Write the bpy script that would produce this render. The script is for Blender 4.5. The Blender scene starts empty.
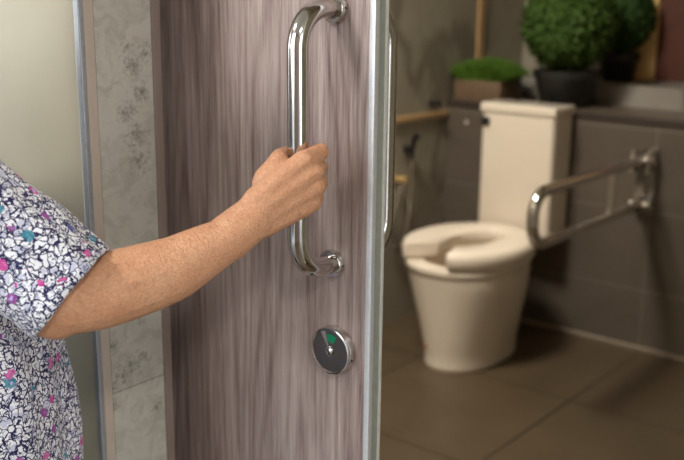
import bpy, bmesh, math, random
from math import sin, cos, pi, radians
from mathutils import Vector, Matrix, noise, Quaternion
random.seed(7)
S = bpy.context.scene
C = S.collection
V = Vector

# ------------------------------------------------------------------ materials
def srgb(r, g, b):
    f = lambda c: (c/255/12.92) if c/255 <= .04045 else ((c/255+.055)/1.055)**2.4
    return (f(r), f(g), f(b), 1)

class NT:
    def __init__(s, name):
        s.m = bpy.data.materials.new(name); s.m.use_nodes = True
        s.t = s.m.node_tree; s.n = s.t.nodes; s.l = s.t.links
        s.b = s.n['Principled BSDF']
    def add(s, typ, **kw):
        x = s.n.new(typ)
        for k, v in kw.items():
            if k.startswith('i_'):
                x.inputs[k[2:].replace('_', ' ')].default_value = v
            else: setattr(x, k, v)
        return x
    def link(s, a, b): s.l.new(a, b)
    def coord(s, scale=(1, 1, 1), rot=(0, 0, 0), loc=(0, 0, 0), src='Object'):
        tc = s.add('ShaderNodeTexCoord'); mp = s.add('ShaderNodeMapping')
        mp.inputs['Scale'].default_value = scale; mp.inputs['Rotation'].default_value = rot; mp.inputs['Location'].default_value = loc
        s.link(tc.outputs[src], mp.inputs['Vector']); return mp.outputs['Vector']
    def noise(s, vec, scale=5, detail=4, rough=.55, dist=0):
        x = s.add('ShaderNodeTexNoise'); s.link(vec, x.inputs['Vector'])
        x.inputs['Scale'].default_value = scale; x.inputs['Detail'].default_value = detail
        x.inputs['Roughness'].default_value = rough; x.inputs['Distortion'].default_value = dist
        return x.outputs['Fac']
    def ramp(s, fac, stops):
        x = s.add('ShaderNodeValToRGB'); e = x.color_ramp.elements
        while len(e) < len(stops): e.new(.5)
        for q, (p, c) in zip(e, stops): q.position = p; q.color = c
        s.link(fac, x.inputs['Fac']); return x.outputs['Color']
    def mix(s, fac, a, b, mode='MIX'):
        x = s.add('ShaderNodeMix', data_type='RGBA', blend_type=mode)
        for i, v in ((0, fac), (6, a), (7, b)):
            if hasattr(v, 'is_linked'): s.link(v, x.inputs[i])
            else: x.inputs[i].default_value = v
        return x.outputs[2]
    def math(s, op, a, b=0):
        x = s.add('ShaderNodeMath', operation=op)
        for i, v in ((0, a), (1, b)):
            if hasattr(v, 'is_linked'): s.link(v, x.inputs[i])
            else: x.inputs[i].default_value = v
        return x.outputs[0]
    def bump(s, h, strength=.2, dist=.001):
        x = s.add('ShaderNodeBump'); x.inputs['Strength'].default_value = strength; x.inputs['Distance'].default_value = dist
        s.link(h, x.inputs['Height']); s.link(x.outputs['Normal'], s.b.inputs['Normal'])
    def set(s, color=None, rough=None, metal=None, **kw):
        for k, v in (('Base Color', color), ('Roughness', rough), ('Metallic', metal)):
            if v is None: continue
            if hasattr(v, 'is_linked'): s.link(v, s.b.inputs[k])
            else: s.b.inputs[k].default_value = v
        for k, v in kw.items(): s.b.inputs[k.replace('_', ' ')].default_value = v
        return s.m

def W(a): return (a, a, a, 1)

def plain(name, col, rough=.5, metal=0, var=.08, scale=40, **kw):
    t = NT(name); v = t.coord()
    n = t.noise(v, scale, 3)
    dark = tuple(c*(1-var) for c in col[:3])+(1,); lite = tuple(min(1, c*(1+var)) for c in col[:3])+(1,)
    t.bump(n, .05, .0005)
    return t.set(t.ramp(n, [(.3, dark), (.7, lite)]), rough, metal, **kw)

def m_laminate():
    t = NT('door_laminate')
    # stretched grain: fine fibres, broad bands, cathedral figure
    v = t.coord((1, 1, .03)); v2 = t.coord((1, 1, .022)); v3 = t.coord((1, 1, .075), (0, .03, 0), (.31, 0, .2)); v4 = t.coord((1, 1, .07), loc=(.5, 0, .1))
    fine = t.noise(v, 560, 3, .65); mid = t.noise(v2, 150, 4, .62, .25); broad = t.noise(v4, 13, 3, .5, .8)
    # growth rings cut lengthwise: thin dark lines bending into long arches
    g = t.noise(v3, 7.5, 1.5, .45)
    ring = t.math('ABSOLUTE', t.math('SUBTRACT', t.math('FRACT', t.math('MULTIPLY', g, 26)), .5))
    s = t.math('ADD', t.math('MULTIPLY', mid, .38), t.math('MULTIPLY', fine, .40))
    s = t.math('ADD', s, t.math('MULTIPLY', broad, .42))
    s = t.math('ADD', s, t.math('MULTIPLY', t.ramp(ring, [(.0, W(0)), (.28, W(1))]), .085))
    col = t.ramp(s, [(.47, srgb(100, 82, 78)), (.60, srgb(150, 131, 124)), (.72, srgb(180, 163, 155)), (.88, srgb(212, 199, 189))])
    t.bump(s, .12, .0006)
    return t.set(col, .38)

def m_stone(name, base, dark, vein, stains=True, scale=1.0, rough=.55, joints=None):
    t = NT(name); v = t.coord()
    n1 = t.noise(v, 6*scale, 6, .62, .6); n2 = t.noise(v, 160*scale, 4, .7); n3 = t.noise(v, 24*scale, 5, .6, 1.2)
    c = t.mix(n1, dark, base)
    c = t.mix(t.ramp(n2, [(.35, W(1)), (.65, W(0))]), c, t.mix(.22, c, dark))
    if vein:
        vv = t.coord((1, 1, .5), (.3, .5, .7))
        m = t.add('ShaderNodeTexWave', wave_type='BANDS', bands_direction='DIAGONAL'); t.link(vv, m.inputs['Vector'])
        m.inputs['Scale'].default_value = 1.6*scale; m.inputs['Distortion'].default_value = 14; m.inputs['Detail'].default_value = 5; m.inputs['Detail Scale'].default_value = 1.3
        c = t.mix(t.ramp(m.outputs['Fac'], [(.0, W(.65)), (.14, W(0))]), c, vein)
    if stains:
        c = t.mix(t.ramp(n3, [(.38, W(.35)), (.55, W(0))]), c, srgb(136, 130, 114))
        sp = t.noise(t.coord(loc=(1.7, .2, .4)), 150, 5, .8)
        tc = t.add('ShaderNodeTexCoord'); pt = None
        for y, z, r in stains:
            vm = t.add('ShaderNodeVectorMath', operation='DISTANCE'); t.link(tc.outputs['Object'], vm.inputs[0]); vm.inputs[1].default_value = (-.999, y, z)
            q = t.ramp(t.math('DIVIDE', vm.outputs['Value'], r*1.35), [(.0, W(.9)), (1, W(0))])
            pt = q if pt is None else t.math('MAXIMUM', pt, q)
        f = t.ramp(t.math('ADD', t.math('MULTIPLY', pt, .42), sp), [(.72, W(0)), (.98, W(1))])
        c = t.mix(t.math('MULTIPLY', f, .8), c, srgb(82, 80, 60))
        sx = t.add('ShaderNodeSeparateXYZ'); t.link(tc.outputs['Object'], sx.inputs[0])
        jn = t.math('LESS_THAN', t.math('ABSOLUTE', t.math('SUBTRACT', sx.outputs[2], .768)), .0011)
        c = t.mix(t.math('MULTIPLY', jn, .5), c, srgb(96, 88, 74))
    t.bump(n2, .25, .0006)
    return t.set(c, rough)

def m_tiles(name, base, dark, grout, tile, off, axes, gap=.003, rough=.35, spec=.5):
    """tiles with joints; axes = pair of object-coordinate axes, tile/off sizes along each"""
    t = NT(name); v = t.coord()
    sp = t.add('ShaderNodeSeparateXYZ'); t.link(v, sp.inputs[0])
    mask = None
    cellv = []
    for a, T, o in zip(axes, tile, off):
        u = t.math('DIVIDE', t.math('SUBTRACT', sp.outputs[a], o), T)
        fr = t.math('FRACT', u); cellv.append(t.math('FLOOR', u))
        d = t.math('MULTIPLY', t.math('MINIMUM', fr, t.math('SUBTRACT', 1, fr)), T)
        g = t.math('LESS_THAN', d, gap/2)
        mask = g if mask is None else t.math('MAXIMUM', mask, g)
    wn = t.add('ShaderNodeTexWhiteNoise', noise_dimensions='2D'); cb = t.add('ShaderNodeCombineXYZ')
    t.link(cellv[0], cb.inputs[0]); t.link(cellv[1], cb.inputs[1]); t.link(cb.outputs[0], wn.inputs['Vector'])
    n1 = t.noise(v, 3.5, 5, .6, .8); n2 = t.noise(v, 60, 4, .6)
    c = t.mix(n1, dark, base); c = t.mix(t.math('MULTIPLY', n2, .35), c, dark)
    c = t.mix(t.math('MULTIPLY', wn.outputs['Value'], .25), c, dark)
    c = t.mix(mask, c, grout)
    t.bump(t.math('SUBTRACT', t.math('MULTIPLY', n2, .2), mask), .3, .001)
    return t.set(c, t.math('ADD', t.math('MULTIPLY', n1, .2), rough-.1), Specular_IOR_Level=spec)

def m_steel(name, col=(.72, .71, .69, 1), rough=.12, aniso=0):
    t = NT(name); v = t.coord((1, 1, 1))
    n = t.noise(v, 300, 3); n2 = t.noise(v, 25, 3)
    t.bump(n2, .02, .0004)
    return t.set(t.mix(n2, col, tuple(c*.88 for c in col[:3])+(1,)), t.math('ADD', t.math('MULTIPLY', n, .08), rough-.04), 1.0)

def m_skin():
    t = NT('skin'); v = t.coord()
    n1 = t.noise(v, 30, 4, .6); n2 = t.noise(v, 420, 3, .6); n3 = t.noise(v, 105, 4, .6)
    c = t.mix(n1, srgb(208, 146, 106), srgb(236, 186, 146))
    c = t.mix(t.ramp(n2, [(.35, W(.28)), (.6, W(0))]), c, srgb(165, 104, 74))
    fr = t.math('MULTIPLY', t.ramp(n3, [(.62, W(0)), (.73, W(1))]), .55)
    c = t.mix(fr, c, srgb(150, 96, 66))
    # fine crossed creases of old skin
    vo = t.add('ShaderNodeTexVoronoi', feature='DISTANCE_TO_EDGE'); t.link(t.coord((1, 1, 1.8), (.5, .3, .6)), vo.inputs['Vector']); vo.inputs['Scale'].default_value = 340
    wv = t.add('ShaderNodeTexWave', wave_type='BANDS', bands_direction='Y'); t.link(t.coord(rot=(.15, 0, .1)), wv.inputs['Vector'])
    wv.inputs['Scale'].default_value = 55; wv.inputs['Distortion'].default_value = 9; wv.inputs['Detail'].default_value = 3; wv.inputs['Detail Scale'].default_value = 2.2
    hgt = t.math('ADD', t.math('MULTIPLY', t.ramp(vo.outputs['Distance'], [(0, W(0)), (.25, W(1))]), .5), t.math('MULTIPLY', n2, .6))
    hgt = t.math('ADD', hgt, t.math('MULTIPLY', wv.outputs['Fac'], .55))
    v2 = t.add('ShaderNodeTexVoronoi', feature='DISTANCE_TO_EDGE'); t.link(t.coord((1, 1, 2.2), (.7, .2, .4)), v2.inputs['Vector']); v2.inputs['Scale'].default_value = 95
    cr = t.ramp(v2.outputs['Distance'], [(0, W(0)), (.12, W(1))]); hgt = t.math('ADD', hgt, t.math('MULTIPLY', cr, .35))
    c = t.mix(t.math('MULTIPLY', t.math('SUBTRACT', 1, cr), .16), c, srgb(170, 100, 68))  # crease shade painted into the skin colour to strengthen wrinkles
    t.bump(hgt, .46, .0014)
    m = t.set(c, .50, Subsurface_Weight=.12, Subsurface_Scale=.008, Specular_IOR_Level=.4)
    t.b.inputs['Subsurface Radius'].default_value = (1, .35, .2)
    return m

def m_floral():
    t = NT('floral_cotton')
    tc = t.add('ShaderNodeTexCoord')
    # wobble the coordinates so the petals look hand drawn
    ns = t.add('ShaderNodeTexNoise'); t.link(tc.outputs['Object'], ns.inputs['Vector']); ns.inputs['Scale'].default_value = 95; ns.inputs['Detail'].default_value = 2
    off = t.add('ShaderNodeVectorMath', operation='MULTIPLY_ADD'); t.link(ns.outputs['Color'], off.inputs[0])
    off.inputs[1].default_value = (.014,)*3; t.link(tc.outputs['Object'], off.inputs[2])
    pv = off.outputs[0]
    def vor(scale, feature='F1', rnd=1):
        x = t.add('ShaderNodeTexVoronoi', feature=feature); t.link(pv, x.inputs['Vector'])
        x.inputs['Scale'].default_value = scale; x.inputs['Randomness'].default_value = rnd; return x
    navy = srgb(30, 28, 76); white = srgb(241, 241, 244)
    e = vor(108, 'DISTANCE_TO_EDGE'); petal = t.ramp(e.outputs['Distance'], [(.045, W(0)), (.10, W(1))])
    q = t.noise(pv, 125, 1.5, .5); line = t.ramp(t.math('ABSOLUTE', t.math('SUBTRACT', q, .5)), [(.012, W(0)), (.028, W(1))])
    q2 = t.noise(t.coord(loc=(.37, .11, .9)), 190, 1, .5); gap = t.ramp(q2, [(.30, W(0)), (.35, W(1))])
    petal = t.math('MULTIPLY', t.math('MULTIPLY', petal, line), gap)
    c = t.mix(petal, navy, white)
    # grey-lilac eyes inside some petals
    f = vor(125); spx = t.add('ShaderNodeSeparateColor'); t.link(f.outputs['Color'], spx.inputs[0])
    eye = t.math('MULTIPLY', t.math('LESS_THAN', f.outputs['Distance'], .20), t.math('GREATER_THAN', spx.outputs[0], .55))
    c = t.mix(t.math('MULTIPLY', eye, .8), c, srgb(70, 70, 110))
    lil = t.math('MULTIPLY', petal, t.math('GREATER_THAN', spx.outputs[1], .78))
    c = t.mix(t.math('MULTIPLY', lil, .5), c, srgb(160, 165, 200))
    # large blossoms: pink, violet, blue, teal
    b = vor(44); sb = t.add('ShaderNodeSeparateColor'); t.link(b.outputs['Color'], sb.inputs[0])
    hue = t.add('ShaderNodeValToRGB'); hue.color_ramp.interpolation = 'CONSTANT'; el = hue.color_ramp.elements
    for p, cc in ((.36, srgb(150, 60, 150)), (.56, srgb(72, 84, 160)), (.74, srgb(60, 140, 160)), (.86, srgb(214, 96, 170))): q = el.new(p); q.color = cc
    el[0].color = srgb(206, 66, 150); el[-1].color = srgb(110, 90, 170)
    t.link(sb.outputs[0], hue.inputs[0])
    blob = t.math('MULTIPLY', t.math('LESS_THAN', b.outputs['Distance'], .27), t.math('GREATER_THAN', sb.outputs[1], .35))
    ring = t.math('MULTIPLY', t.math('LESS_THAN', b.outputs['Distance'], .10), t.math('GREATER_THAN', sb.outputs[2], .4))
    c = t.mix(t.math('MULTIPLY', blob, .88), c, hue.outputs[0])
    c = t.mix(t.math('MULTIPLY', ring, t.math('GREATER_THAN', sb.outputs[1], .35)), c, srgb(196, 180, 226))
    wv = t.noise(tc.outputs['Object'], 900, 2)
    t.bump(wv, .15, .0004)
    return t.set(c, .8, Sheen_Weight=.15, Specular_IOR_Level=.25)

def m_leaf(name, a, b):
    t = NT(name); v = t.coord(); n = t.noise(v, 60, 3)
    return t.set(t.ramp(n, [(.3, a), (.7, b)]), .7, Specular_IOR_Level=.25)

def m_emit(name, col, st):
    t = NT(name); return t.set((.8, .8, .8, 1), .5, Emission_Color=col, Emission_Strength=st)

MILDEW = [(.815, 1.220, .022), (.794, 1.204, .030), (.806, 1.170, .026), (.783, 1.146, .032), (.795, 1.115, .034), (.785, 1.228, .018),
          (.8, 1.08, .03), (.7375, .776, .024), (.753, .788, .024), (.773, .797, .024), (.790, .804, .022), (.738, .751, .018), (.740, .835, .022), (.81, .72, .02),
          (.79, .87, .03), (.80, 1.42, .03), (.76, 1.55, .04), (.81, .45, .04), (.75, .3, .03)]
M = dict(
    laminate=m_laminate(),
    jamb=m_stone('jamb_stone', srgb(202, 198, 184), srgb(168, 163, 150), None, MILDEW, 1.4, .6),
    marble=m_stone('wall_marble', srgb(170, 163, 144), srgb(128, 120, 103), srgb(98, 90, 76), False, .8, .45),
    upmarble=m_stone('ledge_marble', srgb(170, 164, 154), srgb(120, 114, 104), srgb(80, 74, 68), False, 1.5, .35),
    cream=plain('cream_paint', srgb(172, 166, 143), .6, var=.025, scale=8),
    ceil=plain('ceiling_paint', srgb(214, 210, 202), .8, var=.02),
    walltile=m_tiles('wall_tile', srgb(112, 102, 90), srgb(77, 69, 60), srgb(126, 119, 110), (.6, .3), (-1.275, .532), (0, 2), rough=.38),
    floortile=m_tiles('floor_tile', srgb(98, 82, 60), srgb(69, 57, 41), srgb(34, 29, 23), (.6, .6), (-1.26, 2.745), (0, 1), .007, .42),
    ledge=plain('ledge_edge', srgb(58, 50, 44), .4),
    ledgetop=m_stone('ledge_stone', srgb(112, 100, 86), srgb(82, 72, 62), None, False, 2, .4),
    grout=plain('sealant', srgb(140, 126, 108), .6),
    steel=m_steel('polished_steel', (.72, .70, .67, 1), .11),
    chrome=m_steel('chrome', (.90, .88, .84, 1), .09),
    alu=plain('brushed_aluminium', srgb(226, 228, 228), .34, .35, var=.05, scale=120),
    aluedge=plain('anodised_edge', srgb(176, 182, 172), .4, .3, var=.08, scale=90),
    seal=plain('door_seal', srgb(222, 222, 214), .5, 0),
    bluealu=plain('corner_metal', srgb(158, 162, 164), .36, .45, var=.05, scale=150),
    reveal=plain('greige_trim', srgb(182, 168, 152), .5, var=.03),
    endtrim=plain('taupe_trim', srgb(134, 118, 108), .5, var=.04),
    gold=plain('gold_trim', srgb(190, 156, 110), .4, .2, var=.05),
    ceramic=plain('ceramic', srgb(226, 213, 194), .16, var=.02, scale=6, Coat_Weight=.3),
    seat=plain('seat_plastic', srgb(228, 214, 194), .35, var=.02, scale=6),
    black=plain('black_plastic', srgb(26, 25, 25), .4),
    pot=plain('black_pot', srgb(30, 28, 27), .45),
    box=plain('brown_box', srgb(104, 84, 64), .5),
    soil=plain('soil', srgb(46, 34, 24), .9, var=.4, scale=90),
    leafA=m_leaf('boxwood_leaf', srgb(40, 62, 22), srgb(76, 104, 36)),
    leafB=m_leaf('dark_leaf', srgb(32, 54, 22), srgb(62, 90, 34)),
    grass=m_leaf('grass_blade', srgb(62, 96, 30), srgb(104, 138, 48)),
    panel=plain('red_wood', srgb(86, 44, 28), .5, var=.2, scale=20),
    frame=plain('pale_frame', srgb(232, 196, 132), .5),
    brass=plain('brass', srgb(186, 154, 104), .35, .4),
    lock=m_steel('lock_face', (.27, .255, .24, 1), .18),
    green=plain('green_window', srgb(16, 128, 84), .25),
    dark=plain('dark_hole', srgb(16, 15, 15), .7),
    stain=plain('red_stain', srgb(168, 104, 84), .5),
    skin=m_skin(), floral=m_floral(),
    trouser=plain('dark_trousers', srgb(44, 44, 56), .85), shoe=plain('shoe', srgb(60, 46, 40), .6),
    hair=plain('grey_hair', srgb(120, 116, 112), .6, var=.3, scale=150),
    eyew=plain('eye_white', srgb(232, 228, 222), .2), iris=plain('iris', srgb(50, 34, 24), .2),
    diff=m_emit('lamp_diffuser', (1, .93, .82, 1), 3.0), lampw=m_emit('corridor_diffuser', (1, .98, .95, 1), 3.0),
    white=plain('white_plastic', srgb(196, 188, 174), .4),
    ground=plain('outside_paving', srgb(150, 146, 138), .9, var=.15, scale=6),
)

# ------------------------------------------------------------------ mesh helpers
def link(o, parent=None):
    C.objects.link(o)
    if parent: o.parent = parent
    return o
def obj(name, bm, mat, parent=None, smooth=True, angle=40):
    bm.normal_update()
    me = bpy.data.meshes.new(name); bm.to_mesh(me); bm.free()
    me.materials.append(M[mat] if isinstance(mat, str) else mat)
    if smooth:
        me.polygons.foreach_set('use_smooth', [True]*len(me.polygons))
        me.set_sharp_from_angle(angle=radians(angle))
    return link(bpy.data.objects.new(name, me), parent)
def thing(name, label, cat, loc, group=None, rz=0):
    o = bpy.data.objects.new(name, None); o.empty_display_size = .1
    o.location = loc; o.rotation_euler.z = rz
    tag(o, label, cat, group); return link(o)
def tag(o, label, cat, group=None, kind=None):
    o['label'] = label; o['category'] = cat
    if group: o['group'] = group
    if kind: o['kind'] = kind
    return o
def struct(name, bm, mat, label, cat, smooth=False):
    return tag(obj(name, bm, mat, None, smooth), label, cat, None, 'structure')
def box(bm, x0, x1, y0, y1, z0, z1, bev=0, seg=2):
    r = bmesh.ops.create_cube(bm, size=1)
    for v in r['verts']:
        v.co = V((x0+(v.co.x+.5)*(x1-x0), y0+(v.co.y+.5)*(y1-y0), z0+(v.co.z+.5)*(z1-z0)))
    if bev:
        ed = list({e for v in r['verts'] for e in v.link_edges})
        bmesh.ops.bevel(bm, geom=ed, offset=bev, segments=seg, affect='EDGES', profile=.6)
    return bm
def B(*a, **k): return box(bmesh.new(), *a, **k)
def skin_rings(bm, rings, cap0=True, cap1=True, closed=False):
    R = [[bm.verts.new(p) for p in ring] for ring in rings]
    n = len(R[0])
    pairs = list(zip(R, R[1:])) + ([(R[-1], R[0])] if closed else [])
    for a, b in pairs:
        for i in range(n):
            bm.faces.new((a[i], a[(i+1) % n], b[(i+1) % n], b[i]))
    if not closed:
        if cap0: bm.faces.new(R[0][::-1])
        if cap1: bm.faces.new(R[-1])
    return R
def lathe(bm, prof, cx=0, cy=0, n=48, axis=None, origin=None, cap0=True, cap1=True):
    """profile of (radius, height); axis None means world Z"""
    rings = []
    q = Matrix.Identity(3) if axis is None else V((0, 0, 1)).rotation_difference(axis).to_matrix()
    o = origin if origin is not None else V((cx, cy, 0))
    for r, h in prof:
        rings.append([o + q @ V((max(r, 1e-5)*cos(2*pi*i/n), max(r, 1e-5)*sin(2*pi*i/n), h)) for i in range(n)])
    skin_rings(bm, rings, cap0, cap1); return bm
def tube(bm, pts, r, n=20, caps=True, closed=False):
    """sweep a circle along a polyline (parallel transport)"""
    pts = [V(p) for p in pts]; m = len(pts); rings = []
    rr = r if isinstance(r, (list, tuple)) else [r]*m
    t0 = (pts[1]-pts[0]).normalized(); u = t0.orthogonal().normalized()
    for i in range(m):
        if closed: t = (pts[(i+1) % m]-pts[i-1]).normalized()
        else: t = ((pts[min(i+1, m-1)]-pts[i]).normalized()+(pts[i]-pts[max(i-1, 0)]).normalized()).normalized()
        u = (u - t*u.dot(t)).normalized(); w = t.cross(u)
        rings.append([pts[i]+(u*cos(2*pi*k/n)+w*sin(2*pi*k/n))*rr[i] for k in range(n)])
    skin_rings(bm, rings, caps, caps, closed); return bm
def fillet(pts, rad, n=10):
    """round the inner corners of a polyline"""
    pts = [V(p) for p in pts]; out = [pts[0]]
    for a, b, c in zip(pts, pts[1:], pts[2:]):
        d1 = (a-b).normalized(); d2 = (c-b).normalized(); ang = d1.angle(d2)
        t = rad/math.tan(ang/2); p0 = b+d1*t; p1 = b+d2*t
        ctr = b+(d1+d2).normalized()*(rad/math.sin(ang/2))
        for k in range(n+1):
            s = k/n; out.append(ctr+(p0-ctr).normalized().slerp((p1-ctr).normalized(), s)*rad)
    out.append(pts[-1]); return out
def capsule(bm, a, b, ra, rb, n=16):
    a = V(a); b = V(b); d = b-a
    if d.length > 1e-6:
        tube(bm, [a, b], [ra, rb], n)
    for p, r in ((a, ra), (b, rb)):
        bmesh.ops.create_icosphere(bm, subdivisions=2, radius=r, matrix=Matrix.Translation(p))
def chain(bm, pts, rad):
    for i in range(len(pts)-1): capsule(bm, pts[i], pts[i+1], rad[i], rad[i+1])
def ellipsoid(bm, c, s, rot=None):
    m = Matrix.Translation(V(c)) @ (rot.to_4x4() if rot else Matrix.Identity(4)) @ Matrix.Diagonal((s[0], s[1], s[2], 1))
    bmesh.ops.create_icosphere(bm, subdivisions=3, radius=1, matrix=m)
def remesh(bm, voxel, smooth=6, fac=.5):
    me = bpy.data.meshes.new('raw'); bm.to_mesh(me); bm.free()
    o = bpy.data.objects.new('raw', me); C.objects.link(o)
    md = o.modifiers.new('r', 'REMESH'); md.mode = 'VOXEL'; md.voxel_size = voxel
    sm = o.modifiers.new('s', 'SMOOTH'); sm.iterations = smooth; sm.factor = fac
    dg = bpy.context.evaluated_depsgraph_get(); dg.update()
    out = bpy.data.meshes.new_from_object(o.evaluated_get(dg))
    bpy.data.objects.remove(o); bpy.data.meshes.remove(me)
    r = bmesh.new(); r.from_mesh(out); bpy.data.meshes.remove(out); return r

# ------------------------------------------------------------------ setting
DF = .8815          # door front face
DB = .9045          # door back face
XE = -.672          # door free edge
XJ = -1.005         # jamb face
YC = .716           # corridor face of the wall
YW = 3.34           # face of the tiled ledge wall
XL = -2.17          # left wall of the toilet room
ZL = .872           # ledge height

struct('floor', B(-4.5, 3.5, -1.6, YW+.02, -.1, 0), 'floortile', 'brown-grey square floor tiles running from the corridor under the toilet', 'floor')
bm = bmesh.new(); box(bm, -4.5, XJ-.0045, YC, .838, 0, 2.6)
struct('wall_corridor', bm, 'cream', 'cream painted corridor wall left of the stone jamb, behind the floral blouse', 'wall')
struct('wall_corridor_right', B(-.02, 3.5, YC, .838, 0, 2.6), 'cream', 'cream corridor wall to the right of the doorway', 'wall')
struct('wall_header', B(XJ-.006, -.02, YC, .838, 2.1, 2.6), 'cream', 'cream wall strip above the doorway', 'wall')
struct('trim_1', B(XJ-.002, XJ+.006, YC+.021, .826, 0, 2.1), 'jamb', 'mottled grey-green stone tile lining the door jamb, spotted with mildew', 'door jamb')
bm = bmesh.new(); box(bm, XJ-.0045, XJ+.006, YC-.001, YC+.0065, 0, 2.1, .0015)
struct('trim_2', bm, 'bluealu', 'thin blue-grey metal corner strip between cream wall and stone jamb', 'trim')
struct('trim_3', B(XJ-.003, XJ+.0055, YC+.0065, YC+.021, 0, 2.1, bev=.001), 'reveal', 'narrow greige strip along the left side of the stone jamb', 'trim')
struct('trim_4', B(XJ-.003, XJ+.009, .826, .840, 0, 2.1, bev=.002), 'endtrim', 'taupe strip along the right side of the stone jamb', 'trim')
struct('ceiling', B(-4.5, 3.5, .838, 4.2, 2.6, 2.7), 'ceil', 'white ceiling of the toilet room', 'ceiling')
struct('ceiling_corridor', B(-4.5, 3.5, -1.6, .838, 2.6, 2.7), 'ceil', 'white ceiling of the corridor', 'ceiling')
struct('wall_left', B(XL-.12, XL, .838, 4.1, 0, 2.6), 'marble', 'brown-grey marble side wall of the toilet room with diagonal veins', 'wall')
struct('wall_right', B(.7, .82, .838, 4.1, 0, 2.6), 'marble', 'brown-grey marble side wall opposite', 'wall')
struct('wall_back', B(XL, .7, YW, 3.64, 0, ZL-.022), 'walltile', 'low tiled wall behind the toilet with grey-brown tiles', 'wall')
bm = bmesh.new(); box(bm, XL, .7, YW-.004, 3.66, ZL-.022, ZL-.0)
struct('trim_5', B(XL, .7, YW-.006, YW+.010, ZL-.024, ZL+.001, bev=.002), 'ledge', 'dark nosing along the front of the ledge', 'trim')
struct('trim_6', B(XL, .7, YW+.010, 3.66, ZL-.022, ZL), 'ledgetop', 'brown stone top of the ledge under the plant pots', 'ledge')
struct('trim_7', B(XL, .7, 3.64, 3.96, .6, .954), 'upmarble', 'raised grey marble step at the back of the ledge', 'ledge')
struct('wall_back_upper', B(XL, .7, 3.95, 4.1, .6, 2.6), 'marble', 'upper back wall of brown-grey marble behind the plants', 'wall')
struct('baseboard_back', B(XL, .7, YW-.014, YW, 0, .016, bev=.004), 'grout', 'thin pale strip where the back wall meets the floor', 'baseboard')
struct('trim_8', B(XL, XL+.014, 2.0, YW-.006, .810, .832, bev=.003), 'gold', 'thin gold horizontal strip along the marble side wall', 'trim')
struct('trim_9', B(XL, XL+.012, 3.548, 3.592, ZL, 2.6, bev=.003), 'gold', 'upright gold strip on the marble wall behind the small planter', 'trim')
# outside the open corridor
struct('ground', B(-14, 14, -16, -1.6, -.3, -.12), 'ground', 'pale paving outside the open corridor', 'ground')
struct('wall_outer_added', B(-.55, 3.5, -1.72, -1.6, -.12, 2.6), 'endtrim', 'unseen taupe wall behind the viewpoint, added to darken the handle reflections', 'wall')  # unseen wall, added for dark reflections in the steel handle
bm = bmesh.new(); box(bm, -3.2, -2.9, -1.6, -1.3, 0, 2.6)
struct('trim_10', bm, 'cream', 'square cream corridor pillar behind the viewpoint', 'pillar')

# ------------------------------------------------------------------ sliding door
door = thing('door_1', 'grey-brown wood-grain sliding door with long steel pull handle and round lock', 'door', (XE, DF, 0))
door['kind'] = 'structure'
P = lambda x, y, z: (x-XE, y-DF, z)
def DB_(x0, x1, y0, y1, z0, z1, **k): return B(x0-XE, x1-XE, y0-DF, y1-DF, z0, z1, **k)
obj('door_panel', DB_(-1.76, XE-.0085, DF, DB, .012, 2.15), 'laminate', door, False)
bm = bmesh.new()
box(bm, -.0085, 0, -.0012, .0068, .012, 2.15, .0012)          # bright front lip
e = obj('edge_profile', bm, 'alu', door)
e['label'] = 'bright aluminium edge strip'
bm = bmesh.new(); box(bm, -.0085, -.0012, .0068, .0195, .012, 2.15)
obj('edge_channel', bm, 'aluedge', door, False)['label'] = 'grey-green channel in the door edge'
bm = bmesh.new(); box(bm, -.0085, .0003, .0195, DB-DF+.0012, .012, 2.15, .001)
obj('edge_seal', bm, 'seal', door)['label'] = 'pale rear edge strip'

XH = -.7315; Z0, Z1 = .972, 1.282
def pull_handle(name, side, XH=XH, so=.067):
    y0 = DF if side < 0 else DB
    f = lambda y: V((XH-XE, y-DF, 0))
    yt = y0+side*so
    pts = fillet([V((XH-XE, y0-DF+side*.001, Z1)), V((XH-XE, yt-DF, Z1)), V((XH-XE, yt-DF, Z0)), V((XH-XE, y0-DF+side*.001, Z0))], .045, 16)
    bm = bmesh.new(); tube(bm, pts, .0123, 32)
    h = obj(name, bm, 'steel', door)
    for z in (Z1, Z0):
        bm = bmesh.new()
        lathe(bm, [(.0165, 0), (.0178, .0005), (.0178, .0075), (.0165, .0092), (.0128, .0095)], n=40, axis=V((0, side, 0)), origin=V((XH-XE, y0-DF, z)))
        obj('mounting_rose', bm, 'steel', h)
        bm = bmesh.new(); lathe(bm, [(.0014, 0), (.0014, .0006)], n=12, axis=V((1, side*.15, 0)).normalized(), origin=V((XH-XE+.0176, y0-DF+side*.0042, z)))
        obj('set_screw', bm, 'dark', h)
    return h
pull_handle('pull_handle', -1)['label'] = 'long polished steel pull handle held by the hand'
pull_handle('rear_pull_handle', 1, -.7195, .064)['label'] = 'matching steel handle on the far side of the door'

# lock
XK, ZK = -.7265, .860
axis = V((0, -1, 0)); oK = V((XK-XE, 0, ZK))
bm = bmesh.new(); lathe(bm, [(.0305, 0), (.0312, .0008), (.0312, .0112), (.0304, .0126), (.0288, .0130), (.0280, .0122)], n=72, axis=axis, origin=oK)
lk = obj('privacy_lock', bm, 'steel', door, True, 30)
lk['label'] = 'round steel privacy lock with a green window'
bm = bmesh.new(); lathe(bm, [(.0282, .0112), (.0278, .0124), (.010, .0126), (.0, .0126)], n=72, axis=axis, origin=oK)
obj('lock_face', bm, 'lock', lk)['label'] = 'dark glossy face plate'
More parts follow.
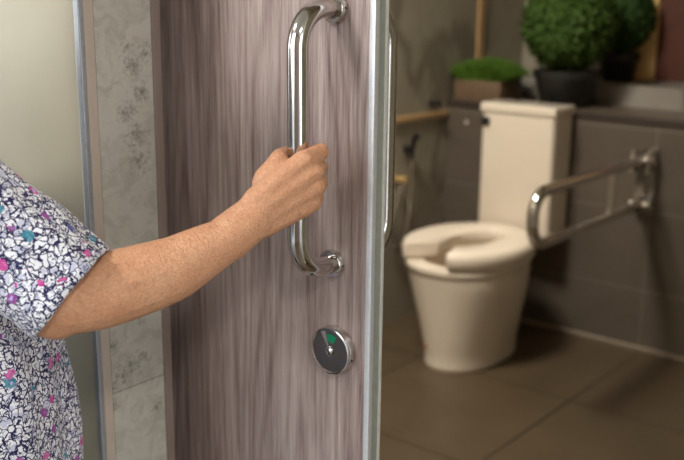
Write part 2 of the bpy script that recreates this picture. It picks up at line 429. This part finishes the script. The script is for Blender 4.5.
# sector window showing green, highlight on the face modelled as a pale wedge
def sector(a0, a1, r0, r1, h0, h1, n=14):
    bm = bmesh.new(); top = []; bot = []
    ring = [(r1, a0+(a1-a0)*k/n) for k in range(n+1)] + [(r0, a1-(a1-a0)*k/n) for k in range(n+1)]
    for r, a in ring:
        x, z = r*cos(a), r*sin(a)
        top.append(bm.verts.new(oK+V((x, -h1, z)))); bot.append(bm.verts.new(oK+V((x, -h0, z))))
    bm.faces.new(top); bm.faces.new(bot[::-1])
    for i in range(len(top)): bm.faces.new((top[i-1], bot[i-1], bot[i], top[i]))
    return bm
obj('indicator_window', sector(radians(62), radians(104), .012, .0225, .0122, .0131), 'green', lk, False)['label'] = 'green indicator window'
obj('highlight_wedge', sector(radians(106), radians(124), .006, .0268, .0122, .0129), 'steel', lk, False)['label'] = 'pale steel wedge standing in for the highlight on the face plate'
bm = bmesh.new(); lathe(bm, [(.0062, .0122), (.0060, .0140), (.0048, .0150), (.0, .0152)], n=32, axis=axis, origin=oK)
kn = obj('turn_hub', bm, 'steel', lk)
bm = bmesh.new(); box(bm, oK.x-.0042, oK.x+.0042, -.0156, -.0149, oK.z-.0007, oK.z+.0007)
bmesh.ops.rotate(bm, cent=oK, matrix=Matrix.Rotation(radians(50), 3, 'Y'), verts=bm.verts)
obj('coin_slot', bm, 'dark', lk, False)
bm = bmesh.new(); lathe(bm, [(.0016, 0), (.0016, .0006)], n=12, axis=V((.97, 0, -.24)).normalized(), origin=oK+V((.0304, -.0062, -.0072)))
obj('set_screw', bm, 'dark', lk)

# ------------------------------------------------------------------ toilet
TX, TY = -1.755, 2.885
toilet = thing('toilet', 'white floor-standing toilet with raised horseshoe seat and tall slim cistern', 'toilet', (TX, TY, 0))
def sring(a, b, z, n=72, cx=0, cy=0, sq=2.25, back=None):
    out = []
    for i in range(n):
        t = 2*pi*i/n; c, s = cos(t), sin(t)
        x = a*abs(c)**(2/sq)*(1 if c >= 0 else -1); y = b*abs(s)**(2/sq)*(1 if s >= 0 else -1)
        if back is not None and y > back: y = back
        out.append((cx+x, cy+y, z))
    return out
bm = bmesh.new()
prof = [(.128, .224, 0, .022), (.132, .228, .010, .022), (.131, .227, .022, .022), (.130, .226, .030, .022), (.136, .228, .07, .021), (.152, .234, .14, .017), (.174, .240, .22, .010), (.190, .247, .29, .004),
        (.198, .252, .335, .0), (.197, .254, .352, -.003), (.204, .258, .358, -.004), (.205, .259, .372, -.004), (.200, .255, .379, -.004),
        (.150, .200, .380, 0), (.140, .190, .370, 0), (.125, .170, .30, 0), (.09, .12, .24, .02), (.03, .04, .215, .03)]
skin_rings(bm, [sring(a, b, z, cx=dx, cy=.006) for a, b, z, dx in prof])
obj('bowl', bm, 'ceramic', toilet)
# rear pedestal of the bowl that carries the cistern
bm = bmesh.new(); box(bm, -.13, -.03, .25, .44, 0, .40, .02, 4)
obj('pedestal', bm, 'ceramic', toilet)
# raised horseshoe seat, open at the front
bm = bmesh.new(); rings = []
a0, a1 = radians(-90+25), radians(270-31); N = 64
for k in range(N+1):
    t = a0+(a1-a0)*k/N
    ox, oy = .213*cos(t), .262*sin(t); ix, iy = .078*cos(t), .158*sin(t)+.012
    # square the opening ends a little
    o = V((ox, oy, 0)); i_ = V((ix, iy, 0)); d = (i_-o)
    prof = [(.0, .384), (-.006, .392), (-.008, .425), (.008, .441), (.10, .446), (.9, .443), (1.0, .432), (1.0, .396), (.94, .386)]
    rings.append([o+d*(s)+V((0, 0, z)) if s >= 0 else o-d.normalized()*(-s)+V((0, 0, z)) for s, z in [(s if abs(s) > .05 or s == 0 else s, z) for s, z in prof]])
skin_rings(bm, rings)
bmesh.ops.bevel(bm, geom=[e for e in bm.edges if len(e.link_faces) == 2 and any(len(f.verts) > 4 for f in e.link_faces)], offset=.007, segments=3, affect='EDGES')
bmesh.ops.rotate(bm, cent=(0, 0, 0), matrix=Matrix.Rotation(radians(-7), 3, 'Z'), verts=bm.verts)
obj('toilet_seat', bm, 'seat', toilet, True, 50)
bm = bmesh.new(); box(bm, -.085, .085, .215, .262, .378, .40, .008, 3)
obj('seat_hinge', bm, 'seat', toilet)
tx0, tx1, ty0, ty1 = -1.912-TX, -1.592-TX, 3.172-TY, 3.334-TY
bm = bmesh.new(); box(bm, tx0+.006, tx1-.006, ty0+.006, ty1, .40, .868, .022, 5)
obj('cistern', bm, 'ceramic', toilet)
bm = bmesh.new(); box(bm, tx0, tx1, ty0, ty1, .860, .897, .010, 4)
obj('cistern_lid', bm, 'ceramic', toilet)
bm = bmesh.new(); lathe(bm, [(.017, 0), (.018, .003), (.018, .009), (.012, .013), (.0, .013)], n=28, axis=V((0, -1, 0)), origin=V((tx0+.028, ty0+.006, .828)))
obj('flush_button', bm, 'black', toilet)['label'] = 'round black flush button'
bm = bmesh.new(); lathe(bm, [(.013, 0), (.012, .010), (.006, .016), (0, .017)], n=24, axis=V((1, -.1, .0)).normalized(), origin=V((.143, .03, .05)))
obj('bolt_cap', bm, 'ceramic', toilet)
bm = bmesh.new()
for q in range(5):
    t = radians(236+q*4); zz = .075+.004*sin(q*2)
    ellipsoid(bm, (.021+.1355*abs(cos(t))**(.89)*(-1), .006-.2275*abs(sin(t))**.89, zz), (.007, .004, .005))
obj('stain', bm, 'stain', toilet)['label'] = 'faint reddish mark low on the bowl'

# ------------------------------------------------------------------ fold-down grab bar
XG = -1.30
gb = thing('grab_bar', 'chrome fold-down grab bar on the tiled wall right of the toilet', 'grab bar', (XG, YW, .55))
def g(x, y, z): return V((x, y-YW, z-.55))
bm = bmesh.new()
pts = fillet([g(0, YW-.045, .730), g(0, 2.486, .730), g(0, 2.486, .566), g(0, YW-.03, .566)], .070, 14)
tube(bm, pts, .0178, 28)
obj('loop_rail', bm, 'chrome', gb)
bm = bmesh.new(); tube(bm, [g(0, 3.037, .730), g(0, 3.037, .566)], .011, 20)
obj('brace', bm, 'chrome', gb)
bm = bmesh.new(); box(bm, -.038, .038, -.008, 0, -.022, .218, .003)
pl = obj('wall_plate', bm, 'lock', gb)
for z in (.0, .205):
    for x in (-.027, .027):
        bm = bmesh.new(); lathe(bm, [(.007, 0), (.007, .003), (.004, .006), (0, .006)], n=16, axis=V((0, -1, 0)), origin=V((x, -.008, z)))
        obj('bolt', bm, 'chrome', pl)
bm = bmesh.new()
for s in (-1, 1): box(bm, s*.029-.004, s*.029+.004, -.075, -.006, .135, .215, .003)
tube(bm, [V((-.04, -.05, .180)), V((.04, -.05, .180))], .012, 20)
obj('hinge', bm, 'chrome', gb)
bm = bmesh.new(); tube(bm, [V((-.036, -.045, .016)), V((.036, -.045, .016))], .013, 20); box(bm, -.034, .034, -.045, -.006, .004, .016)
obj('lower_bracket', bm, 'chrome', gb)

# ------------------------------------------------------------------ bidet sprayer and small fittings on the side wall
bs = thing('bidet_sprayer', 'bidet hand sprayer with hose hanging on the marble wall left of the toilet', 'bidet sprayer', (XL, 2.98, .58))
bm = bmesh.new(); lathe(bm, [(.020, -.004), (.020, .006), (.010, .008), (.010, .03), (.017, .032), (.017, .058), (.012, .062), (0, .062)], n=28, axis=V((1, 0, 0)), origin=V((0, 0, .012)))
obj('angle_valve', bm, 'brass', bs)['label'] = 'brass water valve'
bm = bmesh.new(); tube(bm, [V((.04, .0, .005)), V((.036, -.02, -.05)), V((.03, -.045, -.12)), V((.03, -.05, -.2)), V((.03, -.02, -.26)), V((.03, .03, -.25)), V((.03, .06, -.15)), V((.03, .072, 0)), V((.03, .074, .09))], .006, 14)
obj('hose', bm, 'steel', bs)
bm = bmesh.new(); box(bm, -.003, .03, .058, .09, .105, .135, .004)
obj('holder', bm, 'black', bs)
bm = bmesh.new(); tube(bm, [V((.03, .074, .085)), V((.034, .074, .13)), V((.04, .074, .165)), V((.055, .074, .178))], [.008, .010, .012, .016], 18)
obj('spray_head', bm, 'black', bs)
bm = bmesh.new(); lathe(bm, [(.012, 0), (.012, .006), (.006, .008), (.006, .03), (.013, .034), (.013, .042), (0, .044)], n=20, axis=V((1, 0, 0)), origin=V((XL, 3.22, .868)))
tag(obj('coat_hook', bm, 'black'), 'small dark hook just above the gold strip on the marble wall', 'hook')
bm = bmesh.new(); lathe(bm, [(.008, 0), (.009, .003), (.007, .008), (0, .009)], n=20, axis=V((0, -1, 0)), origin=V((-2.07, YW, .788)))
tag(obj('wall_button', bm, 'white'), 'tiny pale round button on dark tile beside the cistern', 'button')

# ------------------------------------------------------------------ plants
def leaf_quad(bm, p, nrm, L, wd):
    t = nrm.orthogonal().normalized(); t.rotate(Quaternion(nrm, random.uniform(0, 2*pi)))
    d = (t+nrm*random.uniform(.1, 1.0)).normalized(); s = d.cross(nrm).normalized()
    a = p; b = p+d*L*.5+s*wd; c = p+d*L; e = p+d*L*.5-s*wd
    bm.faces.new([bm.verts.new(x) for x in (a, b, c, e)])
def ball(R, n, lobes):
    bm = bmesh.new()
    ctr = [(V((random.gauss(0, 1), random.gauss(0, 1), random.gauss(0, 1))).normalized(), random.uniform(-.05, .06)) for _ in range(lobes)]
    for _ in range(n):
        d = V((random.gauss(0, 1), random.gauss(0, 1), random.gauss(0, 1))).normalized()
        r = R*(.93+.07*noise.noise(d*4.0)+.05*noise.noise(d*11)) * random.uniform(.82, 1.02)
        leaf_quad(bm, d*r, d, random.uniform(.018, .03), random.uniform(.005, .008))
    bmesh.ops.create_icosphere(bm, subdivisions=3, radius=R*.84)
    return bm
def topiary(label, loc, R, n, prof, hz, mat, grp):
    t = thing('potted_topiary', label, 'plant', loc, grp)
    bm = bmesh.new(); lathe(bm, prof, n=48); obj('pot', bm, 'pot', t)
    rt, zt = prof[-1][0], prof[-1][1]
    bm = ball(R, n, 12); bmesh.ops.translate(bm, vec=V((0, 0, hz)), verts=bm.verts)
    obj('foliage', bm, mat, t, False)
    bm = bmesh.new(); tube(bm, [V((0, 0, prof[3][1]-.06)), V((0, 0, hz))], .012, 12); obj('stem', bm, 'soil', t)
    bm = bmesh.new(); lathe(bm, [(rt-.004, zt-.006), (rt*.5, zt-.001), (0, zt)], n=40); obj('soil', bm, 'soil', t)
    return t
def potprof(rb, rt, h):
    return [(rb-.006, 0), (rb, .006), (rt-.008, h-.03), (rt-.006, h-.028), (rt, h-.026), (rt, h-.002), (rt-.003, h), (rt-.012, h), (rt-.016, h-.02)]
topiary('large round clipped boxwood ball in a black pot right behind the cistern', (-1.71, 3.475, ZL), .185, 9000, potprof(.094, .130, .142), .315, 'leafA', 'clipped topiary balls on the ledge')
topiary('smaller dark topiary ball in black pot on the step behind the large ball', (-1.655, 3.83, .954), .135, 6000, potprof(.062, .084, .112), .255, 'leafB', 'clipped topiary balls on the ledge')
pg = thing('grass_planter', 'low brown planter box of short green grass at the left end of ledge', 'plant', (-2.04, 3.44, ZL))
bm = bmesh.new()
box(bm, -.108, .108, -.088, .088, 0, .085, .004)
obj('planter_box', bm, 'box', pg)
bm = bmesh.new()
for _ in range(2600):
    x, y = random.uniform(-.10, .10), random.uniform(-.08, .08)
    dx, dy = x*.30+random.gauss(0, .018), y*.3+random.gauss(0, .018); hgt = random.uniform(.05, .098)*(1-.55*(abs(x)/.11)**2)
    a = random.uniform(0, pi); w = V((cos(a), sin(a), 0))*.0035; p = V((x, y, .083)); q = p+V((dx*.5, dy*.5, hgt*.65)); r = p+V((dx, dy, hgt))
    vs = [bm.verts.new(k) for k in (p-w, p+w, q+w*.8, r, q-w*.8)]; bm.faces.new(vs)
obj('grass', bm, 'grass', pg, False)
wp = thing('wall_panel', 'reddish-brown wooden panel in a pale yellow frame on the back wall', 'panel', (-1.635, 3.95, .956))
bm = bmesh.new(); box(bm, .098, .72, -.018, -.001, .0, 1.1); obj('board', bm, 'panel', wp, False)
bm = bmesh.new(); box(bm, 0, .10, -.035, -.001, 0, 1.2, .004); box(bm, .72, .82, -.035, -.001, 0, 1.2, .004); box(bm, .10, .72, -.035, -.001, 1.1, 1.2, .004); None
obj('frame', bm, 'frame', wp)

# ------------------------------------------------------------------ person
person = thing('person', 'person in a floral short-sleeved blouse reaching out to grip the steel door handle', 'person', (-1.06, .50, 0))
PO = V((-1.06, .50, 0))
def w(x, y, z): return V((x, y, z))-PO
fw = V((.35, .937, 0)); rt = V((.937, -.35, 0)); up = V((0, 0, 1))
def bodyp(r, f, z, c=(-1.085, .49)): return V((c[0], c[1], z))+rt*r+fw*f-PO
bm = bmesh.new()
# --- hand frame: r to the right along the door, n off the door towards the viewer's side, z up (mm, from the handle axis)
Rv = V((.7733, .634, 0)); Nv = V((.634, -.7733, 0)); HO = V((XH, .8145, 1.1221))-PO
def hp(r, n, z): return HO+(Rv*r+Nv*n+up*z)/1000
wrist = w(-.7334, .7497, 1.0570)
mcp = [hp(9, 27, -7), hp(20, 26, -20), hp(21.5, 25, -38), hp(17, 24, -56)]
wr4 = [wrist+(Rv*-2+Nv*2+up*15)/1000, wrist+(Nv*5+up*6)/1000, wrist+(Nv*4+up*-4)/1000, wrist+(Rv*3+up*-13)/1000]
for a, b in zip(wr4, mcp): capsule(bm, a, b, .0160, .0126)
for a, b in zip(mcp, mcp[1:]): capsule(bm, a, b, .0102, .0100)
# tendons and knuckles on the back of the hand
for a, b in zip(wr4, mcp):
    m_ = a.lerp(b, .55); capsule(bm, m_+Nv*.0116, b+Nv*.0098, .0026, .0046)
for p, q in zip(mcp, (.0102, .0102, .0096, .009)): bmesh.ops.create_icosphere(bm, subdivisions=2, radius=q, matrix=Matrix.Translation(p+Nv*.0035+Rv*.002))
# palm pads
chain(bm, [hp(-34, 26, -30), hp(-24, 20, -16), hp(-19, 17, -10)], [.016, .013, .0105])
chain(bm, [wrist+Nv*-.004+up*-.006, hp(-16, 22, -58), hp(6, 22, -60)], [.017, .014, .0095])
# fingers curling round the bar
chain(bm, [mcp[0], hp(27, 4, -1), hp(14, -20, -7), hp(1, -23, -14)], [.0112, .0102, .0086, .0070])
chain(bm, [mcp[1], hp(27, -9, -22), hp(7, -23.5, -24), hp(-12, -16.5, -25)], [.0108, .0093, .0083, .0072])
chain(bm, [mcp[2], hp(27, -9, -39), hp(7, -23.5, -41), hp(-12, -16.5, -41)], [.0106, .0090, .0080, .0070])
chain(bm, [mcp[3], hp(23, -7, -58), hp(6, -21, -59), hp(-11, -15.5, -59)], [.0098, .0080, .0070, .0062])
# thumb
chain(bm, [hp(-38, 30, -34), hp(-21, 19, -8), hp(-21.5, -4, -8), hp(-12, -21, -6)], [.0135, .0108, .0092, .0078])
# forearm
fa = [wrist, w(-.7449, .7137, 1.0331), w(-.7568, .6825, 1.0201), w(-.7673, .6526, 1.0076), w(-.7799, .6215, 1.0009), w(-.7965, .5817, .9936), w(-.8159, .5447, .9897)]
fr = [.0225, .0250, .0305, .0352, .0380, .0400, .0385]
chain(bm, fa, fr)
ud = V((-.22, .12, .97)).normalized()
capsule(bm, fa[0]+ud*.006, fa[1]+ud*.004, .020, .024); capsule(bm, fa[0]-ud*.006, fa[1]-ud*.004, .020, .023)
ellipsoid(bm, fa[6]+V((-.006, -.004, -.006)), (.036, .036, .037))
sh = w(-.940, .447, 1.133)
capsule(bm, fa[6], sh, .037, .046)
# left arm, hanging
shl = bodyp(-.165, 0, 1.175); ell = bodyp(-.20, .0, .94); wrl = bodyp(-.185, .04, .73)
chain(bm, [shl, ell, wrl], [.045, .036, .024])
for k in range(4):
    b0 = wrl+fw*(.018-k*.012)+up*-.075; capsule(bm, wrl, b0, .016, .0095)
    chain(bm, [b0, b0+up*-.034+rt*.004, b0+up*-.055+rt*.012], [.0090, .0080, .0066])
chain(bm, [wrl+up*-.02+fw*.01, wrl+up*-.05+fw*.035, wrl+up*-.085+fw*.045], [.013, .0095, .008])
# torso, neck, head
for z, hw, hd in ((1.16, .105, .075), (1.05, .10, .085), (.93, .105, .095), (.80, .115, .10)):
    ellipsoid(bm, bodyp(0, .015, z), (hw, hd, .11), Matrix.Rotation(math.atan2(rt.y, rt.x), 3, 'Z'))
chain(bm, [sh, bodyp(0, -.01, 1.20), shl], [.045, .06, .045])
chain(bm, [bodyp(0, -.01, 1.18), bodyp(.03, .03, 1.29)], [.052, .046])
hd = bodyp(.055, .07, 1.375); hrot = Matrix.Rotation(math.atan2(rt.y, rt.x), 3, 'Z')
ellipsoid(bm, hd+up*.02-fw*.008, (.070, .086, .088), hrot)
ellipsoid(bm, hd+fw*.022-up*.045, (.054, .058, .055), hrot)
capsule(bm, hd+fw*.080+up*.012, hd+fw*.095-up*.022, .008, .012)      # nose
ellipsoid(bm, hd+fw*.076-up*.050, (.022, .010, .007), hrot); ellipsoid(bm, hd+fw*.076-up*.060, (.019, .010, .007), hrot)
for s in (-1, 1):
    ellipsoid(bm, hd+rt*s*.071-fw*.008, (.008, .018, .030), hrot)
    capsule(bm, hd+rt*s*.018+fw*.076+up*.028, hd+rt*s*.040+fw*.068+up*.028, .007, .006)
# legs and feet
for s in (-1, 1):
    hipj = bodyp(s*.07, .01, .76); kn_ = bodyp(s*.075, .02, .42); an = bodyp(s*.075, -.01, .075)
    chain(bm, [hipj, kn_, an], [.075, .048, .032])
    chain(bm, [an-up*.035-fw*.02, an-up*.05+fw*.06, an-up*.055+fw*.12], [.028, .022, .016])
bm = remesh(bm, .0024, 4, .5)
body = obj('body', bm, 'skin', person, True, 180)

def wob(p, amp, sc):
    return V((noise.noise(p*sc), noise.noise(p*sc+V((7, 3, 1))), noise.noise(p*sc+V((1, 9, 4)))))*amp
def torso_ring(z, hw, hd, f0=0, r0=0, n=112, fold=.004):
    c = bodyp(r0, f0, z); out = []
    for i in range(n):
        t = 2*pi*i/n
        k = 1+fold/ .15*(.9*sin(t*9+z*4)+.6*sin(t*17-z*9+1))*min(1, max(0, (1.12-z)*4))
        p = c+rt*hw*cos(t)*k+fw*hd*sin(t)*k
        out.append(p+wob(p, fold*.8, 14))
    return out
bm = bmesh.new()
tr = [(.66, .168, .168, .04), (.74, .168, .166, .04), (.82, .165, .160, .04), (.90, .158, .150, .036), (.98, .152, .138, .028), (1.04, .150, .130, .020),
      (1.10, .150, .118, .010), (1.16, .150, .100, .0), (1.205, .135, .085, -.005), (1.235, .095, .072, -.005), (1.255, .066, .062, 0)]
dense = []
for (a, b) in zip(tr, tr[1:]):
    for k in range(6): s = k/6; dense.append(tuple(x+(y-x)*s for x, y in zip(a, b)))
dense.append(tr[-1])
skin_rings(bm, [torso_ring(z, hw, hd, f0) for z, hw, hd, f0 in dense], False, False)
def sleeve(p0, p1, r0, r1, sag, n=72, m=34, root=None):
    ax = (p1-p0).normalized(); u = ax.orthogonal().normalized()
    u = (up-ax*up.dot(ax)).normalized(); v_ = ax.cross(u); rings = []
    for j in range(m+1):
        s = j/m; c = p0.lerp(p1, s); r = r0+(r1-r0)*s; ring = []
        for i in range(n):
            t = 2*pi*i/n; d = u*cos(t)+v_*sin(t)
            k = 1+.035*sin(t*5+s*5)*s+.02*sin(t*11-s*7)*s
            p = c+d*r*k-up*sag*s*max(0, -cos(t))
            ring.append(p+wob(p, .003, 22))
        rings.append(ring)
    if root is not None:
        pre = []
        for j in range(8):
            s = j/8; c = root.lerp(p0, s); k = .058+(r0-.058)*s
            pre.append([c+(q-p0)*(k/r0) for q in rings[0]])
        rings = pre+rings
    # turned hem at the cuff
    last = rings[-1]; ctr = sum(last, V())/n
    rings.append([p+(ctr-p).normalized()*.0025+ax*.0008 for p in last]); rings.append([p+(ctr-p).normalized()*.003-ax*.02 for p in last])
    skin_rings(bm, rings, False, False)
cuff = w(-.8101, .5521, .9978)
sleeve(sh+(sh-cuff)*.08+up*.004, cuff, .062, .0575, .004, root=bodyp(.055, -.004, 1.172))
sleeve(shl+up*.01+rt*.02, bodyp(-.195, 0, .98), .062, .062, .0, root=bodyp(-.06, -.004, 1.185))
bl = obj('blouse', bm, 'floral', person, True, 180)
sd = bl.modifiers.new('cloth', 'SOLIDIFY'); sd.thickness = .0012; sd.offset = 0
# trousers, shoes, hair, eyes
bm = bmesh.new()
def tring(c, a, b, n=40): return [c+rt*a*cos(2*pi*i/n)+fw*b*sin(2*pi*i/n) for i in range(n)]
for s in (-1, 1):
    skin_rings(bm, [tring(bodyp(s*.066, .020, .76), .080, .095), tring(bodyp(s*.072, .014, .62), .082, .094), tring(bodyp(s*.075, .016, .42), .068, .075), tring(bodyp(s*.075, .0, .10), .058, .066)], False, False)
tz = obj('trousers', bm, 'trouser', person); sd = tz.modifiers.new('cloth', 'SOLIDIFY'); sd.thickness = .002
for s in (-1, 1):
    an = bodyp(s*.075, -.01, .0); bm = bmesh.new()
    chain(bm, [an-fw*.035+up*.035, an+fw*.06+up*.033, an+fw*.125+up*.028], [.034, .032, .027])
    for v_ in bm.verts: v_.co.z = max(v_.co.z, .0)
    obj('shoe', remesh(bm, .005, 3), 'shoe', person)
bm = bmesh.new(); ellipsoid(bm, hd+up*.032-fw*.022, (.080, .088, .088), hrot); ellipsoid(bm, hd-up*.02-fw*.055, (.070, .052, .07), hrot)
obj('hair', remesh(bm, .005, 3), 'hair', person)
for s in (-1, 1):
    bm = bmesh.new(); bmesh.ops.create_uvsphere(bm, u_segments=20, v_segments=14, radius=.0115, matrix=Matrix.Translation(hd+rt*s*.029+fw*.0645+up*.012)); ey = obj('eye', bm, 'eyew', person)
    bm = bmesh.new(); ellipsoid(bm, hd+rt*s*.029+fw*.0745+up*.012, (.005, .003, .005), hrot); obj('iris', bm, 'iris', ey)

# ------------------------------------------------------------------ lamps
def ceiling_lamp(label, loc, r, mat, col, power, group=None):
    t = thing('ceiling_light', label, 'lamp', loc, group)
    bm = bmesh.new(); lathe(bm, [(r+.02, 0), (r+.02, -.03), (r, -.03), (r, -.012)], n=48, cap1=False); obj('rim', bm, 'white', t)
    bm = bmesh.new(); lathe(bm, [(r, -.014), (0, -.016)], n=48, cap0=False); obj('diffuser', bm, mat, t)
    ld = bpy.data.lights.new('lamp_light', 'AREA'); ld.shape = 'DISK'; ld.size = 2*r; ld.energy = power; ld.color = col
    lo = bpy.data.objects.new('lamp_light', ld); lo.location = (0, 0, -.036); link(lo, t)
ceiling_lamp('round warm ceiling light over the toilet', (-1.80, 1.75, 2.6), .24, 'diff', (1, .94, .85), 54)
ceiling_lamp('round white corridor ceiling light left of the doorway', (-1.60, -.55, 2.6), .22, 'lampw', (1, .97, .93), 30, 'corridor ceiling lights')
ceiling_lamp('round white corridor ceiling light right of the doorway', (1.1, -.55, 2.6), .22, 'lampw', (1, .97, .93), 26, 'corridor ceiling lights')

wd = bpy.data.worlds.new('sky'); S.world = wd; wd.use_nodes = True
nt = wd.node_tree; bg = nt.nodes['Background']
tc = nt.nodes.new('ShaderNodeTexCoord'); sp = nt.nodes.new('ShaderNodeSeparateXYZ'); rp = nt.nodes.new('ShaderNodeValToRGB')
nt.links.new(tc.outputs['Generated'], sp.inputs[0]); nt.links.new(sp.outputs['Z'], rp.inputs[0])
rp.color_ramp.elements[0].color = (.86, .90, .95, 1); rp.color_ramp.elements[1].color = (.60, .72, .92, 1)
nt.links.new(rp.outputs[0], bg.inputs[0]); bg.inputs[1].default_value = 3.5

# ------------------------------------------------------------------ camera
cd = bpy.data.cameras.new('camera'); cam = bpy.data.objects.new('camera', cd); link(cam)
P_, Y_, R_ = radians(14.0), radians(39.2), radians(.6)
hh = V((-sin(Y_), cos(Y_), 0)); r0 = V((cos(Y_), sin(Y_), 0))
ff = hh*cos(P_)-up*sin(P_); u0 = hh*sin(P_)+up*cos(P_)
rr = r0*cos(R_)+u0*sin(R_); uu = u0*cos(R_)-r0*sin(R_)
cam.matrix_world = Matrix(((rr.x, uu.x, -ff.x, 0), (rr.y, uu.y, -ff.y, 0), (rr.z, uu.z, -ff.z, 1.3), (0, 0, 0, 1)))
cd.sensor_width = 36; cd.lens = 955/684*36; cd.clip_start = .02
cd.dof.use_dof = True; cd.dof.focus_distance = 1.08; cd.dof.aperture_fstop = 5.0
S.camera = cam
S.view_settings.view_transform = 'Standard'; S.view_settings.look = 'None'
S.view_settings.gamma = 1; S.view_settings.exposure = .2; S.view_settings.use_curve_mapping = False
